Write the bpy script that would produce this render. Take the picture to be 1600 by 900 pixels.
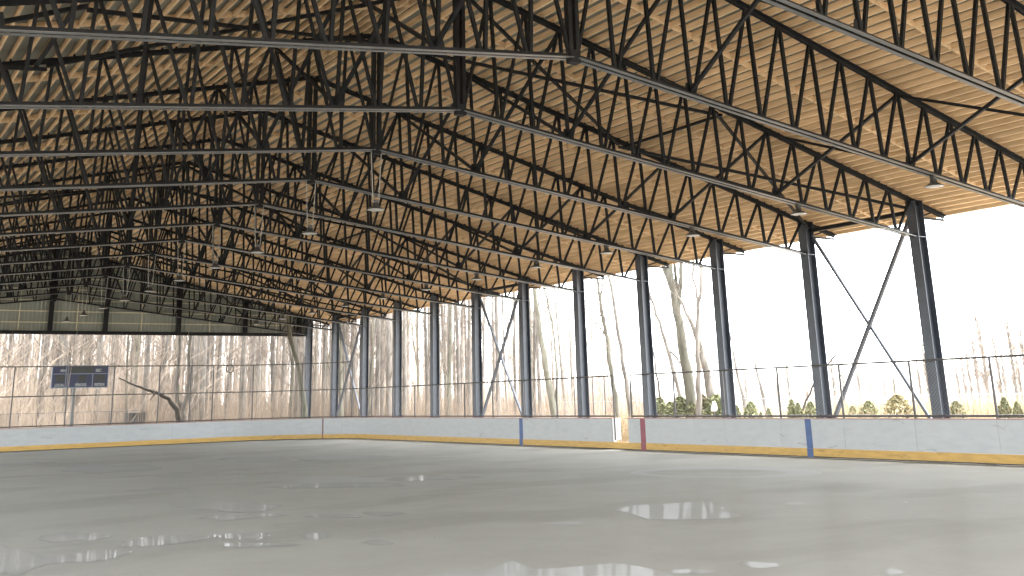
import bpy, math, random
from mathutils import Vector, Matrix
random.seed(11)
R = math.radians
scene = bpy.context.scene
for o in list(bpy.data.objects): bpy.data.objects.remove(o)

# ------------------------------------------------------------------ camera
EYE = 1.8887
cam_d = bpy.data.cameras.new('camera')
cam = bpy.data.objects.new('camera', cam_d)
scene.collection.objects.link(cam)
YAW, PITCH, ROLL = .5868, .2686, -.0273
F = Vector((math.sin(YAW)*math.cos(PITCH), math.cos(YAW)*math.cos(PITCH), math.sin(PITCH)))
R0 = Vector((math.cos(YAW), -math.sin(YAW), 0))
U0 = R0.cross(F)
RV = R0*math.cos(ROLL) + U0*math.sin(ROLL)
UV = -R0*math.sin(ROLL) + U0*math.cos(ROLL)
m = Matrix((RV, UV, -F)).transposed().to_4x4()
m.translation = Vector((0, 0, EYE))
cam.matrix_world = m
cam_d.sensor_width = 36
cam_d.lens = 36*1624.5/1600
cam_d.shift_y = -(450-173.13)/1600
cam_d.clip_start = .05
cam_d.clip_end = 3000
scene.camera = cam

# ------------------------------------------------------------------ sky, sun, exposure
SUN_EL, SUN_AZ = 72, 100           # degrees; azimuth from +Y towards +X
world = bpy.data.worlds.new('World'); scene.world = world; world.use_nodes = True
nt = world.node_tree; nt.nodes.clear()
out = nt.nodes.new('ShaderNodeOutputWorld'); bg = nt.nodes.new('ShaderNodeBackground')
sky = nt.nodes.new('ShaderNodeTexSky'); sky.sky_type = 'NISHITA'; sky.sun_disc = False
sky.sun_elevation = R(SUN_EL); sky.sun_rotation = R(SUN_AZ)
sky.air_density = 1.0; sky.dust_density = 1.5; sky.ozone_density = .6
hs = nt.nodes.new('ShaderNodeHueSaturation'); hs.inputs['Saturation'].default_value = .22
nt.links.new(sky.outputs[0], hs.inputs['Color']); nt.links.new(hs.outputs[0], bg.inputs[0])
bg.inputs[1].default_value = .15
nt.links.new(bg.outputs[0], out.inputs[0])
sl = bpy.data.lights.new('sun', 'SUN'); sl.energy = .8; sl.angle = R(25); sl.color = (1, .96, .9)
so = bpy.data.objects.new('sun', sl); scene.collection.objects.link(so)
sd = Vector((math.sin(R(SUN_AZ))*math.cos(R(SUN_EL)), math.cos(R(SUN_AZ))*math.cos(R(SUN_EL)), math.sin(R(SUN_EL))))
so.rotation_euler = sd.to_track_quat('Z', 'Y').to_euler()
scene.view_settings.view_transform = 'Standard'
scene.view_settings.look = 'None'
scene.view_settings.exposure = 4.0
scene.view_settings.gamma = 1
scene.cycles.max_bounces = 8
scene.cycles.diffuse_bounces = 5
scene.cycles.glossy_bounces = 3
scene.cycles.transparent_max_bounces = 8

# ------------------------------------------------------------------ materials
def mat(name, col, rough=.7, metal=0, var=0, scale=4, col2=None, bump=0, obj_var=0, spec=.5, stretch=None, detail=6):
    mt = bpy.data.materials.new(name); mt.use_nodes = True
    n = mt.node_tree; b = n.nodes['Principled BSDF']
    b.inputs['Roughness'].default_value = rough; b.inputs['Metallic'].default_value = metal
    b.inputs['Specular IOR Level'].default_value = spec
    c = (*col, 1)
    b.inputs['Base Color'].default_value = c
    if var or col2 or bump:
        tc = n.nodes.new('ShaderNodeTexCoord'); mp = n.nodes.new('ShaderNodeMapping')
        n.links.new(tc.outputs['Object'], mp.inputs[0])
        if stretch: mp.inputs['Scale'].default_value = stretch
        nz = n.nodes.new('ShaderNodeTexNoise'); nz.inputs['Scale'].default_value = scale; nz.inputs['Detail'].default_value = detail
        n.links.new(mp.outputs[0], nz.inputs['Vector'])
        rp = n.nodes.new('ShaderNodeValToRGB')
        if col2: a, z = col, col2
        else: a = [v*(1-var) for v in col]; z = [min(1, v*(1+var)) for v in col]
        rp.color_ramp.elements[0].position = .32; rp.color_ramp.elements[0].color = (*a, 1)
        rp.color_ramp.elements[1].position = .68; rp.color_ramp.elements[1].color = (*z, 1)
        n.links.new(nz.outputs[0], rp.inputs[0])
        last = rp.outputs[0]
        if obj_var:
            oi = n.nodes.new('ShaderNodeObjectInfo'); mr = n.nodes.new('ShaderNodeMapRange')
            mr.inputs[3].default_value = 1-obj_var; mr.inputs[4].default_value = 1+obj_var
            n.links.new(oi.outputs['Random'], mr.inputs[0])
            hv = n.nodes.new('ShaderNodeHueSaturation')
            n.links.new(mr.outputs[0], hv.inputs['Value']); n.links.new(last, hv.inputs['Color']); last = hv.outputs[0]
        n.links.new(last, b.inputs['Base Color'])
        if bump:
            bp = n.nodes.new('ShaderNodeBump'); bp.inputs['Strength'].default_value = bump; bp.inputs['Distance'].default_value = .01
            n.links.new(nz.outputs[0], bp.inputs['Height']); n.links.new(bp.outputs[0], b.inputs['Normal'])
    return mt

M = {}
M['steel'] = mat('black_painted_steel', (.011, .0125, .0135), .55, 0, .25, 3, obj_var=.2, spec=.22)
M['column'] = mat('slate_painted_steel', (.052, .062, .078), .42, 0, .2, 2, obj_var=.1, spec=.5)
M['chord'] = mat('floor_lit_flange_steel', (.125, .13, .13), .3, 0, .2, 2, spec=.8)  # black steel made paler: floor light on the flange undersides painted into the colour
M['wood'] = mat('pine_joist', (.67, .475, .27), .75, 0, 0, 3, col2=(.82, .61, .375), obj_var=.13, stretch=(6, .35, 6), bump=.1)
M['deck'] = mat('grey_roof_deck', (.25, .26, .22), .6, 0, .2, 1.2)
M['roofing'] = mat('roof_sheet', (.25, .26, .27), .5)
M['cladding'] = mat('grey_green_cladding', (.26, .288, .25), .5, 0, .08, .7)
M['girt'] = mat('cream_galvanised_girt', (.62, .58, .42), .5, 0, .1, 3)
M['board'] = mat('white_board_plastic', (.315, .332, .338), .42, 0, 0, 2.2, col2=(.35, .365, .368), stretch=(1, 1, 3))
M['board_joint'] = mat('board_back', (.3, .3, .3), .8)
M['kick'] = mat('yellow_kickplate', (.43, .265, .062), .5, 0, .12, 2.5, stretch=(1, 1, 5))
M['cap'] = mat('dull_red_cap', (.28, .16, .14), .6, 0, .2, 6)
M['blue'] = mat('blue_stripe', (.028, .068, .185), .45, 0, .12, 5)
M['red'] = mat('red_stripe', (.18, .028, .045), .45, 0, .12, 5)
M['brick'] = mat('dull_brick_stripe', (.12, .035, .03), .5)
M['sill'] = mat('dark_sleeper', (.05, .045, .04), .9, 0, .3, 8)
M['galv'] = mat('weathered_galvanised_pipe', (.075, .07, .068), .5, .3, .2, 8)
M['galv_light'] = mat('bright_galvanised_pipe', (.4, .42, .43), .4, .5, .15, 8)
M['wire'] = mat('fence_wire', (.3, .3, .3), .5, .5)
M['navy'] = mat('navy_panel', (.010, .016, .055), .4, 0, .1, 4)
M['black'] = mat('black_display', (.012, .014, .012), .35)
M['trim'] = mat('pale_blue_trim', (.17, .19, .25), .5)
M['pale_text'] = mat('pale_lettering', (.30, .32, .31), .6)
M['whitelens'] = mat('white_lens', (.55, .55, .52), .3)
M['cabinet_grey'] = mat('dull_grey_sheet', (.07, .073, .073), .6, 0, .15, 3)
M['lampbody'] = mat('grey_lamp_body', (.09, .09, .085), .4, .3)
M['cable'] = mat('pale_cable', (.45, .45, .42), .6)
M['trunkA'] = mat('grey_beige_bark', (.08, .071, .058), .9, 0, 0, 2.5, col2=(.175, .156, .132), stretch=(3, 3, .7), obj_var=.3, bump=.3)
M['trunkB'] = mat('mossy_bark', (.078, .075, .052), .9, 0, 0, 2, col2=(.165, .155, .118), stretch=(3, 3, .7), obj_var=.22, bump=.3)
M['twig'] = mat('pinkish_twigs', (.09, .073, .057), .9, 0, 0, 1.5, col2=(.20, .163, .13), obj_var=.25)
M['darkbark'] = mat('dark_wet_bark', (.04, .032, .024), .9, 0, .3, 3)
M['brush'] = mat('dry_brush', (.16, .125, .095), .95, 0, 0, .35, col2=(.37, .30, .225))
M['reed'] = mat('dry_straw_grass', (.27, .215, .125), .95, 0, 0, .4, col2=(.40, .33, .21))
M['cedar'] = mat('cedar_foliage', (.12, .13, .06), .9, 0, 0, 3, col2=(.22, .225, .115), obj_var=.2)
M['cedar_brown'] = mat('browned_cedar', (.18, .16, .08), .9, 0, 0, 3, col2=(.28, .245, .135), obj_var=.2)
M['ground'] = mat('leaf_litter', (.16, .12, .088), .95, 0, 0, 1.3, col2=(.31, .27, .215), bump=.4, detail=10)
M['apron'] = mat('pale_concrete', (.46, .46, .44), .8, 0, .1, 1.5)
M['white'] = mat('white_plastic', (.8, .8, .8), .5)
M['farwood'] = mat('far_wood', (.17, .145, .12), .95, 0, 0, .1, col2=(.33, .285, .235))

def scuffs(m_, scale, lo, hi, dark, stretch=(1, 1, 1)):
    n = m_.node_tree; b = n.nodes['Principled BSDF']; src = b.inputs['Base Color'].links[0].from_socket
    tc = n.nodes.new('ShaderNodeTexCoord'); mp = n.nodes.new('ShaderNodeMapping'); mp.inputs['Scale'].default_value = stretch
    n.links.new(tc.outputs['Object'], mp.inputs[0])
    z = n.nodes.new('ShaderNodeTexNoise'); z.inputs['Scale'].default_value = scale; z.inputs['Detail'].default_value = 4; z.inputs['Distortion'].default_value = 1.2
    n.links.new(mp.outputs[0], z.inputs['Vector'])
    r = n.nodes.new('ShaderNodeValToRGB'); e = r.color_ramp.elements
    e[0].position = lo; e[0].color = (1, 1, 1, 1); e[1].position = hi; e[1].color = (*dark, 1)
    n.links.new(z.outputs[0], r.inputs[0])
    mx = n.nodes.new('ShaderNodeMix'); mx.data_type = 'RGBA'; mx.blend_type = 'MULTIPLY'; mx.inputs[0].default_value = 1
    n.links.new(src, mx.inputs[6]); n.links.new(r.outputs[0], mx.inputs[7]); n.links.new(mx.outputs[2], b.inputs['Base Color'])
scuffs(M['board'], 1.6, .66, .72, (.80, .79, .77), (1, 1, 2.5))
scuffs(M['board'], 7, .70, .73, (.6, .6, .6), (1, 1, 1.5))
scuffs(M['kick'], 2.5, .6, .7, (.72, .7, .68), (1, 1, 3))
scuffs(M['wood'], 1.3, .58, .70, (.80, .77, .72), (1, .3, 1))
# wet concrete floor
def film(n, b, fac, rough):
    # a thin sheen of water over matt concrete
    o_ = n.nodes['Material Output']; g = n.nodes.new('ShaderNodeBsdfGlossy'); g.inputs['Roughness'].default_value = rough
    mx = n.nodes.new('ShaderNodeMixShader'); mx.inputs[0].default_value = fac
    n.links.new(b.outputs[0], mx.inputs[1]); n.links.new(g.outputs[0], mx.inputs[2]); n.links.new(mx.outputs[0], o_.inputs[0])
def floor_mat():
    mt = bpy.data.materials.new('damp_concrete'); mt.use_nodes = True
    n = mt.node_tree; b = n.nodes['Principled BSDF']; L = n.links
    tc = n.nodes.new('ShaderNodeTexCoord')
    def noise(sc, det, stretch=(1, 1, 1), rough=.55):
        mp = n.nodes.new('ShaderNodeMapping'); mp.inputs['Scale'].default_value = stretch
        mp.inputs['Rotation'].default_value = (0, 0, R(-20))
        L.new(tc.outputs['Object'], mp.inputs[0])
        z = n.nodes.new('ShaderNodeTexNoise'); z.inputs['Scale'].default_value = sc; z.inputs['Detail'].default_value = det
        z.inputs['Roughness'].default_value = rough; z.inputs['Distortion'].default_value = .4
        L.new(mp.outputs[0], z.inputs['Vector']); return z.outputs[0]
    def ramp(src, p0, p1, c0, c1):
        r = n.nodes.new('ShaderNodeValToRGB'); e = r.color_ramp.elements
        e[0].position = p0; e[0].color = (*c0, 1); e[1].position = p1; e[1].color = (*c1, 1)
        L.new(src, r.inputs[0]); return r.outputs[0]
    base = ramp(noise(.5, 10, (1, 1, 1), .68), .3, .7, (.268, .265, .237), (.306, .303, .272))
    damp = ramp(noise(.34, 5, (.55, 1, 1)), .50, .60, (1, 1, 1), (.90, .90, .90))
    speck = ramp(noise(9, 3), .70, .76, (1, 1, 1), (.72, .72, .72))
    mx = n.nodes.new('ShaderNodeMix'); mx.data_type = 'RGBA'; mx.blend_type = 'MULTIPLY'; mx.inputs[0].default_value = 1
    L.new(base, mx.inputs[6]); L.new(damp, mx.inputs[7])
    m2 = n.nodes.new('ShaderNodeMix'); m2.data_type = 'RGBA'; m2.blend_type = 'MULTIPLY'; m2.inputs[0].default_value = 1
    L.new(mx.outputs[2], m2.inputs[6]); L.new(speck, m2.inputs[7])
    L.new(m2.outputs[2], b.inputs['Base Color'])
    rg = ramp(noise(.34, 5, (.55, 1, 1)), .50, .60, (.62,)*3, (.30,)*3)
    L.new(rg, b.inputs['Roughness'])
    b.inputs['Specular IOR Level'].default_value = 0
    film(n, b, .012, .3)
    bp = n.nodes.new('ShaderNodeBump'); bp.inputs['Strength'].default_value = .12; bp.inputs['Distance'].default_value = .01
    L.new(noise(14, 6), bp.inputs['Height']); L.new(bp.outputs[0], b.inputs['Normal'])
    return mt
M['floor'] = floor_mat()
M['puddle'] = mat('shallow_water_on_concrete', (.30, .30, .28), .06, 0, 0, .5, col2=(.325, .325, .305), spec=0)
film(M['puddle'].node_tree, M['puddle'].node_tree.nodes['Principled BSDF'], .02, .05)
M['puddle_wet'] = mat('standing_water_on_concrete', (.262, .262, .244), .06, 0, 0, .5, col2=(.28, .28, .26), spec=0)
film(M['puddle_wet'].node_tree, M['puddle_wet'].node_tree.nodes['Principled BSDF'], .085, .03)

# ------------------------------------------------------------------ mesh helpers
class MB:
    def __init__(s): s.v = []; s.f = []
    def box(s, x0, x1, y0, y1, z0, z1):
        b = len(s.v)
        s.v += [(x0,y0,z0),(x1,y0,z0),(x1,y1,z0),(x0,y1,z0),(x0,y0,z1),(x1,y0,z1),(x1,y1,z1),(x0,y1,z1)]
        s.f += [(b,b+3,b+2,b+1),(b+4,b+5,b+6,b+7),(b,b+1,b+5,b+4),(b+1,b+2,b+6,b+5),(b+2,b+3,b+7,b+6),(b+3,b,b+4,b+7)]
        return s
    def bar(s, p0, p1, w, h, side=None, off=(0, 0)):
        # rectangular bar p0-p1; w along 'side' direction, h perpendicular; off shifts in (side, up)
        p0 = Vector(p0); p1 = Vector(p1); d = (p1-p0).normalized()
        a = Vector(side) if side else Vector((0, 1, 0))
        a = (a - d*a.dot(d)).normalized(); u = a.cross(d) if True else None
        if u.z < 0: u = -u
        o = a*off[0] + u*off[1]
        b = len(s.v)
        for p in (p0, p1):
            for sa, su in ((-1,-1),(1,-1),(1,1),(-1,1)):
                s.v.append(tuple(p + o + a*(sa*w/2) + u*(su*h/2)))
        s.f += [(b,b+1,b+2,b+3),(b+7,b+6,b+5,b+4)] + [(b+i, b+4+i, b+4+(i+1)%4, b+(i+1)%4) for i in range(4)]
        return s
    def tube(s, pts, rad, n=6, cap=True):
        b = len(s.v); pts = [Vector(p) for p in pts]
        if not isinstance(rad, (list, tuple)): rad = [rad]*len(pts)
        for i, p in enumerate(pts):
            d = (pts[min(i+1, len(pts)-1)] - pts[max(i-1, 0)])
            if d.length < 1e-9: d = Vector((0, 0, 1))
            d.normalize()
            a = d.cross(Vector((.3, .95, .05)) if abs(d.y) < .9 else Vector((1, 0, .1))).normalized(); c = d.cross(a)
            for k in range(n):
                t = 2*math.pi*k/n
                s.v.append(tuple(p + (a*math.cos(t) + c*math.sin(t))*rad[i]))
        for i in range(len(pts)-1):
            for k in range(n):
                s.f.append((b+i*n+k, b+i*n+(k+1)%n, b+(i+1)*n+(k+1)%n, b+(i+1)*n+k))
        if cap:
            s.f.append(tuple(b+k for k in range(n))[::-1]); s.f.append(tuple(b+(len(pts)-1)*n+k for k in range(n)))
        return s
    def lathe(s, prof, c, n=20):
        b = len(s.v); m_ = len(prof)
        for r, z in prof:
            for k in range(n):
                t = 2*math.pi*k/n; s.v.append((c[0]+r*math.cos(t), c[1]+r*math.sin(t), c[2]+z))
        for i in range(m_-1):
            for k in range(n): s.f.append((b+i*n+k, b+i*n+(k+1)%n, b+(i+1)*n+(k+1)%n, b+(i+1)*n+k))
        return s
    def build(s, name, m_, parent=None, smooth=False):
        me = bpy.data.meshes.new(name); me.from_pydata(s.v, [], s.f); me.update()
        me.materials.append(M[m_] if isinstance(m_, str) else m_)
        if smooth:
            me.polygons.foreach_set('use_smooth', [True]*len(me.polygons))
        o = bpy.data.objects.new(name, me); scene.collection.objects.link(o)
        if parent: o.parent = parent
        return o
def tag(o, label=None, cat=None, group=None, kind=None):
    if label: o['label'] = label
    if cat: o['category'] = cat
    if group: o['group'] = group
    if kind: o['kind'] = kind
    return o
def empty(name, loc=(0, 0, 0)):
    o = bpy.data.objects.new(name, None); scene.collection.objects.link(o); o.location = loc; o.empty_display_size = .2
    return o
def copy_tree(o, parent=None):
    c = o.copy(); scene.collection.objects.link(c)
    if parent: c.parent = parent
    for ch in list(o.children): copy_tree(ch, c)
    return c
ORD = ['nearest', 'second', 'third', 'fourth', 'fifth', 'sixth', 'seventh', 'eighth', 'ninth', 'tenth', 'eleventh', 'twelfth', 'thirteenth', 'fourteenth']
PUD=[[(11.7,14.76),(12.33,15.14),(12.81,14.92),(13.4,14.74),(13.63,14.47),(13.3,14.03),(13.15,13.58),(12.69,13.36),(12.73,13.03),(12.51,12.6),(12.13,12.5),(11.48,12.95),(11.2,13.38),(11.51,14.1),(11.6,14.42)],[(5.77,10.94),(6.34,11.1),(6.69,10.84),(7.32,11.27),(7.14,10.54),(7.38,10.43),(7.75,10.33),(8.08,10.27),(8.15,9.89),(8.07,9.36),(7.9,8.97),(6.6,7.69),(5.4,7.41),(4.85,8.51)],[(8.53,9.05),(8.46,9.04),(8.39,9.05),(8.34,9.04),(8.29,9.08),(8.27,9.14),(8.23,9.16),(8.17,9.18),(8.13,9.24),(8.11,9.3),(8.13,9.35),(8.18,9.37),(8.21,9.42),(8.25,9.45),(8.32,9.41),(8.37,9.4),(8.43,9.39),(8.46,9.34),(8.47,9.28),(8.49,9.24),(8.5,9.19),(8.52,9.13)],[(9.33,8.9),(9.29,8.83),(9.22,8.81),(9.16,8.85),(9.1,8.84),(9.03,8.85),(9.0,8.9),(8.99,8.95),(9.0,9.01),(9.03,9.06),(9.01,9.12),(9.03,9.18),(9.09,9.22),(9.15,9.27),(9.22,9.32),(9.29,9.27),(9.31,9.19),(9.33,9.14),(9.34,9.1),(9.38,9.06),(9.41,9.0),(9.37,8.95)],[(9.93,7.68),(9.88,7.67),(9.84,7.65),(9.8,7.62),(9.76,7.64),(9.73,7.66),(9.68,7.66),(9.65,7.69),(9.67,7.74),(9.7,7.77),(9.75,7.8),(9.78,7.82),(9.8,7.86),(9.84,7.88),(9.88,7.89),(9.94,7.91),(10.0,7.91),(10.0,7.86),(9.99,7.81),(9.98,7.78),(9.97,7.75),(9.96,7.71)],[(14.53,13.1),(14.47,13.04),(14.4,13.06),(14.35,13.08),(14.3,13.07),(14.28,13.11),(14.28,13.16),(14.24,13.18),(14.21,13.21),(14.21,13.27),(14.24,13.33),(14.3,13.36),(14.35,13.39),(14.4,13.45),(14.47,13.46),(14.5,13.42),(14.54,13.4),(14.58,13.38),(14.56,13.32),(14.55,13.27),(14.55,13.23),(14.54,13.18)],[(15.82,12.02),(15.79,11.99),(15.75,11.96),(15.7,11.93),(15.68,11.93),(15.67,11.94),(15.64,11.95),(15.66,11.98),(15.7,12.01),(15.71,12.03),(15.72,12.06),(15.76,12.09),(15.8,12.11),(15.83,12.13),(15.86,12.14),(15.91,12.16),(15.95,12.17),(15.94,12.14),(15.93,12.12),(15.93,12.1),(15.88,12.07),(15.84,12.04)],[(10.21,13.64),(10.19,13.58),(10.13,13.56),(10.06,13.6),(9.99,13.62),(9.92,13.68),(9.86,13.75),(9.79,13.81),(9.77,13.9),(9.78,13.96),(9.71,14.08),(9.69,14.2),(9.78,14.2),(9.87,14.16),(9.95,14.14),(10.01,14.07),(10.07,14.03),(10.14,13.98),(10.19,13.91),(10.28,13.82),(10.36,13.71),(10.29,13.65)],[(12.38,24.62),(12.37,24.25),(12.28,23.85),(11.91,23.98),(11.56,24.26),(11.25,24.51),(10.99,24.84),(10.68,25.14),(10.42,25.56),(10.55,25.91),(10.64,26.16),(10.51,26.6),(10.67,26.8),(10.93,26.81),(11.1,27.13),(11.44,27.25),(11.86,26.94),(12.2,26.47),(12.27,25.91),(12.22,25.53),(12.44,25.18),(12.55,24.8)],[(14.18,23.04),(13.9,23.01),(13.61,23.13),(13.44,23.03),(13.21,23.11),(13.02,23.38),(12.74,23.44),(12.34,23.62),(12.17,24.03),(12.18,24.41),(12.3,24.68),(12.54,24.78),(12.65,24.96),(12.79,25.15),(13.05,25.02),(13.28,25.02),(13.61,25.11),(13.87,24.77),(13.94,24.35),(14.12,24.04),(14.27,23.68),(14.26,23.33)],[(11.93,22.98),(11.77,22.85),(11.8,22.5),(11.58,22.27),(11.0,22.61),(10.56,23.01),(10.2,23.23),(9.91,23.51),(9.7,23.78),(9.43,24.07),(9.36,24.33),(9.3,24.6),(9.22,24.94),(9.62,24.92),(10.07,24.73),(10.35,24.87),(10.82,24.82),(11.25,24.42),(11.55,24.05),(11.74,23.73),(11.74,23.49),(11.88,23.23)],[(14.4,36.95),(14.4,36.24),(14.12,35.78),(13.76,35.63),(13.39,35.25),(12.98,35.22),(12.73,35.73),(12.62,36.32),(12.73,36.99),(12.83,37.46),(12.55,37.93),(12.5,38.63),(12.82,39.08),(13.07,39.69),(13.43,40.34),(13.86,40.13),(14.17,39.71),(14.46,39.44),(14.66,39.0),(14.9,38.57),(14.99,37.96),(14.61,37.37)],[(16.95,33.95),(16.43,34.03),(16.22,33.66),(15.92,33.43),(15.61,33.67),(15.23,33.57),(14.73,33.59),(14.42,34.16),(14.29,34.88),(14.39,35.58),(14.69,36.08),(14.71,36.72),(14.83,37.46),(15.31,37.41),(15.69,37.35),(16.08,37.7),(16.46,37.41),(16.7,36.85),(17.06,36.48),(17.35,35.88),(17.51,35.12),(17.49,34.29)],[(9.89,35.95),(9.67,34.95),(9.17,34.55),(8.74,34.42),(8.4,34.41),(8.1,34.53),(7.71,34.26),(7.35,34.45),(7.39,35.38),(7.33,36.02),(7.05,36.68),(7.16,37.58),(7.43,38.38),(7.65,39.41),(8.08,40.1),(8.56,40.23),(8.97,39.98),(9.1,38.93),(9.2,38.34),(9.75,38.49),(10.07,37.89),(9.92,36.92)],[(7.85,20.04),(7.65,19.88),(7.54,19.6),(7.33,19.43),(7.08,19.4),(6.82,19.52),(6.68,19.98),(6.66,20.35),(6.46,20.53),(6.33,20.82),(6.37,21.12),(6.27,21.54),(6.24,22.06),(6.49,22.26),(6.8,22.23),(7.07,22.01),(7.27,21.7),(7.51,21.65),(7.77,21.47),(7.77,21.05),(7.8,20.72),(7.96,20.34)],[(7.31,18.36),(7.14,18.29),(6.92,18.38),(6.79,18.39),(6.67,18.39),(6.52,18.35),(6.3,18.35),(6.14,18.56),(6.08,18.79),(5.95,19.0),(5.93,19.21),(6.1,19.29),(6.17,19.39),(6.21,19.57),(6.36,19.6),(6.53,19.57),(6.71,19.45),(6.83,19.27),(7.03,19.19),(7.28,19.02),(7.3,18.78),(7.28,18.58)],[(4.14,17.5),(4.01,17.42),(3.92,17.34),(3.82,17.28),(3.7,17.45),(3.62,17.51),(3.48,17.39),(3.34,17.48),(3.25,17.72),(3.2,17.97),(3.23,18.2),(3.28,18.38),(3.31,18.57),(3.42,18.63),(3.53,18.61),(3.61,18.79),(3.75,18.8),(3.84,18.52),(3.92,18.36),(4.05,18.22),(4.13,17.99),(4.18,17.73)],[(3.91,15.42),(3.76,15.29),(3.69,15.14),(3.57,15.03),(3.42,14.97),(3.25,14.95),(3.13,15.08),(3.03,15.15),(2.8,15.13),(2.65,15.25),(2.66,15.44),(2.62,15.63),(2.67,15.82),(2.87,15.91),(3.05,15.93),(3.19,15.95),(3.31,15.97),(3.5,16.13),(3.73,16.15),(3.8,15.94),(3.89,15.78),(4.01,15.61)],[(5.41,16.49),(5.37,16.31),(5.18,16.17),(5.0,16.04),(4.78,15.98),(4.58,15.94),(4.37,15.91),(4.24,16.0),(4.15,16.1),(3.95,16.15),(3.93,16.29),(4.11,16.44),(4.11,16.56),(4.09,16.74),(4.22,16.91),(4.42,17.07),(4.68,17.11),(4.88,17.02),(5.05,16.97),(5.17,16.86),(5.09,16.68),(5.16,16.59)],[(6.02,15.74),(5.92,15.74),(5.87,15.68),(5.83,15.53),(5.73,15.49),(5.59,15.55),(5.48,15.7),(5.44,15.9),(5.4,16.04),(5.33,16.18),(5.37,16.29),(5.41,16.37),(5.37,16.56),(5.43,16.67),(5.55,16.61),(5.66,16.58),(5.77,16.52),(5.89,16.43),(6.03,16.32),(6.08,16.13),(6.02,15.99),(6.04,15.86)],[(6.64,15.11),(6.58,14.97),(6.51,14.91),(6.45,14.94),(6.39,14.87),(6.31,14.8),(6.29,14.9),(6.3,15.01),(6.28,15.08),(6.28,15.18),(6.29,15.3),(6.31,15.45),(6.38,15.57),(6.45,15.7),(6.53,15.82),(6.58,15.74),(6.58,15.58),(6.63,15.58),(6.69,15.58),(6.7,15.49),(6.72,15.39),(6.7,15.25)],[(6.98,13.82),(6.98,13.7),(6.94,13.62),(6.87,13.6),(6.8,13.62),(6.76,13.7),(6.72,13.74),(6.67,13.79),(6.67,13.88),(6.69,13.95),(6.65,14.04),(6.68,14.12),(6.74,14.14),(6.78,14.19),(6.83,14.25),(6.9,14.28),(6.97,14.29),(7.02,14.2),(7.01,14.08),(7.03,14.01),(7.03,13.94),(6.99,13.88)],[(5.93,14.62),(5.96,14.47),(5.84,14.47),(5.67,14.59),(5.57,14.6),(5.44,14.62),(5.32,14.74),(5.23,14.85),(5.16,14.96),(5.14,15.06),(5.08,15.17),(5.05,15.28),(5.12,15.31),(5.13,15.41),(5.18,15.53),(5.36,15.42),(5.51,15.25),(5.62,15.14),(5.7,15.04),(5.77,14.94),(5.87,14.83),(5.91,14.72)],[(2.89,15.41),(2.71,14.96),(2.54,14.78),(2.44,14.47),(2.32,14.47),(2.25,14.76),(2.14,14.59),(1.99,14.44),(1.9,14.74),(1.87,15.2),(1.9,15.75),(2.0,16.27),(2.03,16.86),(2.13,17.47),(2.3,17.51),(2.43,17.68),(2.6,18.11),(2.69,17.72),(2.7,17.17),(2.8,16.98),(2.88,16.63),(2.92,16.09)],[(7.91,26.17),(7.81,26.0),(7.6,25.97),(7.47,25.88),(7.32,25.82),(7.16,25.99),(7.04,26.08),(6.83,26.04),(6.63,26.14),(6.49,26.34),(6.45,26.57),(6.59,26.74),(6.72,26.86),(6.81,27.0),(6.99,26.98),(7.14,26.94),(7.29,27.11),(7.51,27.14),(7.64,26.94),(7.75,26.76),(7.83,26.58),(7.86,26.38)],[(10.68,30.54),(10.55,30.18),(10.37,29.81),(9.99,29.73),(9.6,30.03),(9.35,30.03),(9.01,29.93),(8.8,30.2),(8.69,30.51),(8.5,30.77),(8.47,31.09),(8.49,31.41),(8.53,31.77),(8.78,32.0),(9.02,32.28),(9.33,32.66),(9.73,32.42),(9.9,31.88),(10.1,31.69),(10.32,31.51),(10.41,31.23),(10.6,30.92)],[(8.2,17.23),(8.14,17.14),(8.03,17.11),(7.9,17.22),(7.82,17.35),(7.74,17.34),(7.64,17.39),(7.58,17.51),(7.49,17.62),(7.38,17.79),(7.4,17.94),(7.48,18.02),(7.56,18.07),(7.65,18.08),(7.72,18.13),(7.82,18.16),(7.91,18.01),(7.97,17.88),(8.09,17.82),(8.14,17.68),(8.14,17.55),(8.19,17.4)],[(24.48,29.89),(24.33,29.7),(24.16,29.93),(24.04,30.16),(23.96,30.45),(23.91,30.74),(23.83,30.96),(23.8,31.25),(23.79,31.57),(23.71,32.06),(23.78,32.48),(23.99,32.43),(24.12,32.46),(24.26,32.64),(24.4,32.49),(24.51,32.27),(24.6,31.98),(24.61,31.61),(24.64,31.3),(24.67,30.96),(24.56,30.73),(24.51,30.45)],[(23.97,15.51),(23.87,15.46),(23.77,15.42),(23.71,15.44),(23.66,15.46),(23.53,15.41),(23.48,15.45),(23.54,15.55),(23.56,15.64),(23.63,15.74),(23.77,15.81),(23.88,15.84),(23.96,15.88),(24.04,15.93),(24.18,16.03),(24.31,16.07),(24.32,15.99),(24.32,15.93),(24.35,15.87),(24.24,15.76),(24.12,15.67),(24.06,15.59)],[(8.09,43.47),(7.99,43.03),(7.78,42.65),(7.45,42.56),(7.2,42.56),(6.99,42.41),(6.81,42.54),(6.67,42.72),(6.34,42.58),(6.02,42.72),(6.03,43.17),(6.13,43.59),(6.27,43.95),(6.49,44.22),(6.65,44.55),(6.89,44.74),(7.13,44.63),(7.37,44.75),(7.67,44.84),(7.73,44.42),(7.76,44.09),(8.0,43.87)],[(8.9,16.97),(8.84,16.93),(8.79,16.88),(8.7,16.9),(8.61,16.91),(8.49,16.87),(8.37,16.98),(8.34,17.17),(8.32,17.3),(8.3,17.42),(8.34,17.49),(8.36,17.57),(8.37,17.67),(8.42,17.74),(8.49,17.83),(8.61,17.81),(8.71,17.62),(8.78,17.5),(8.9,17.42),(8.95,17.27),(8.93,17.16),(8.94,17.05)]]
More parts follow.
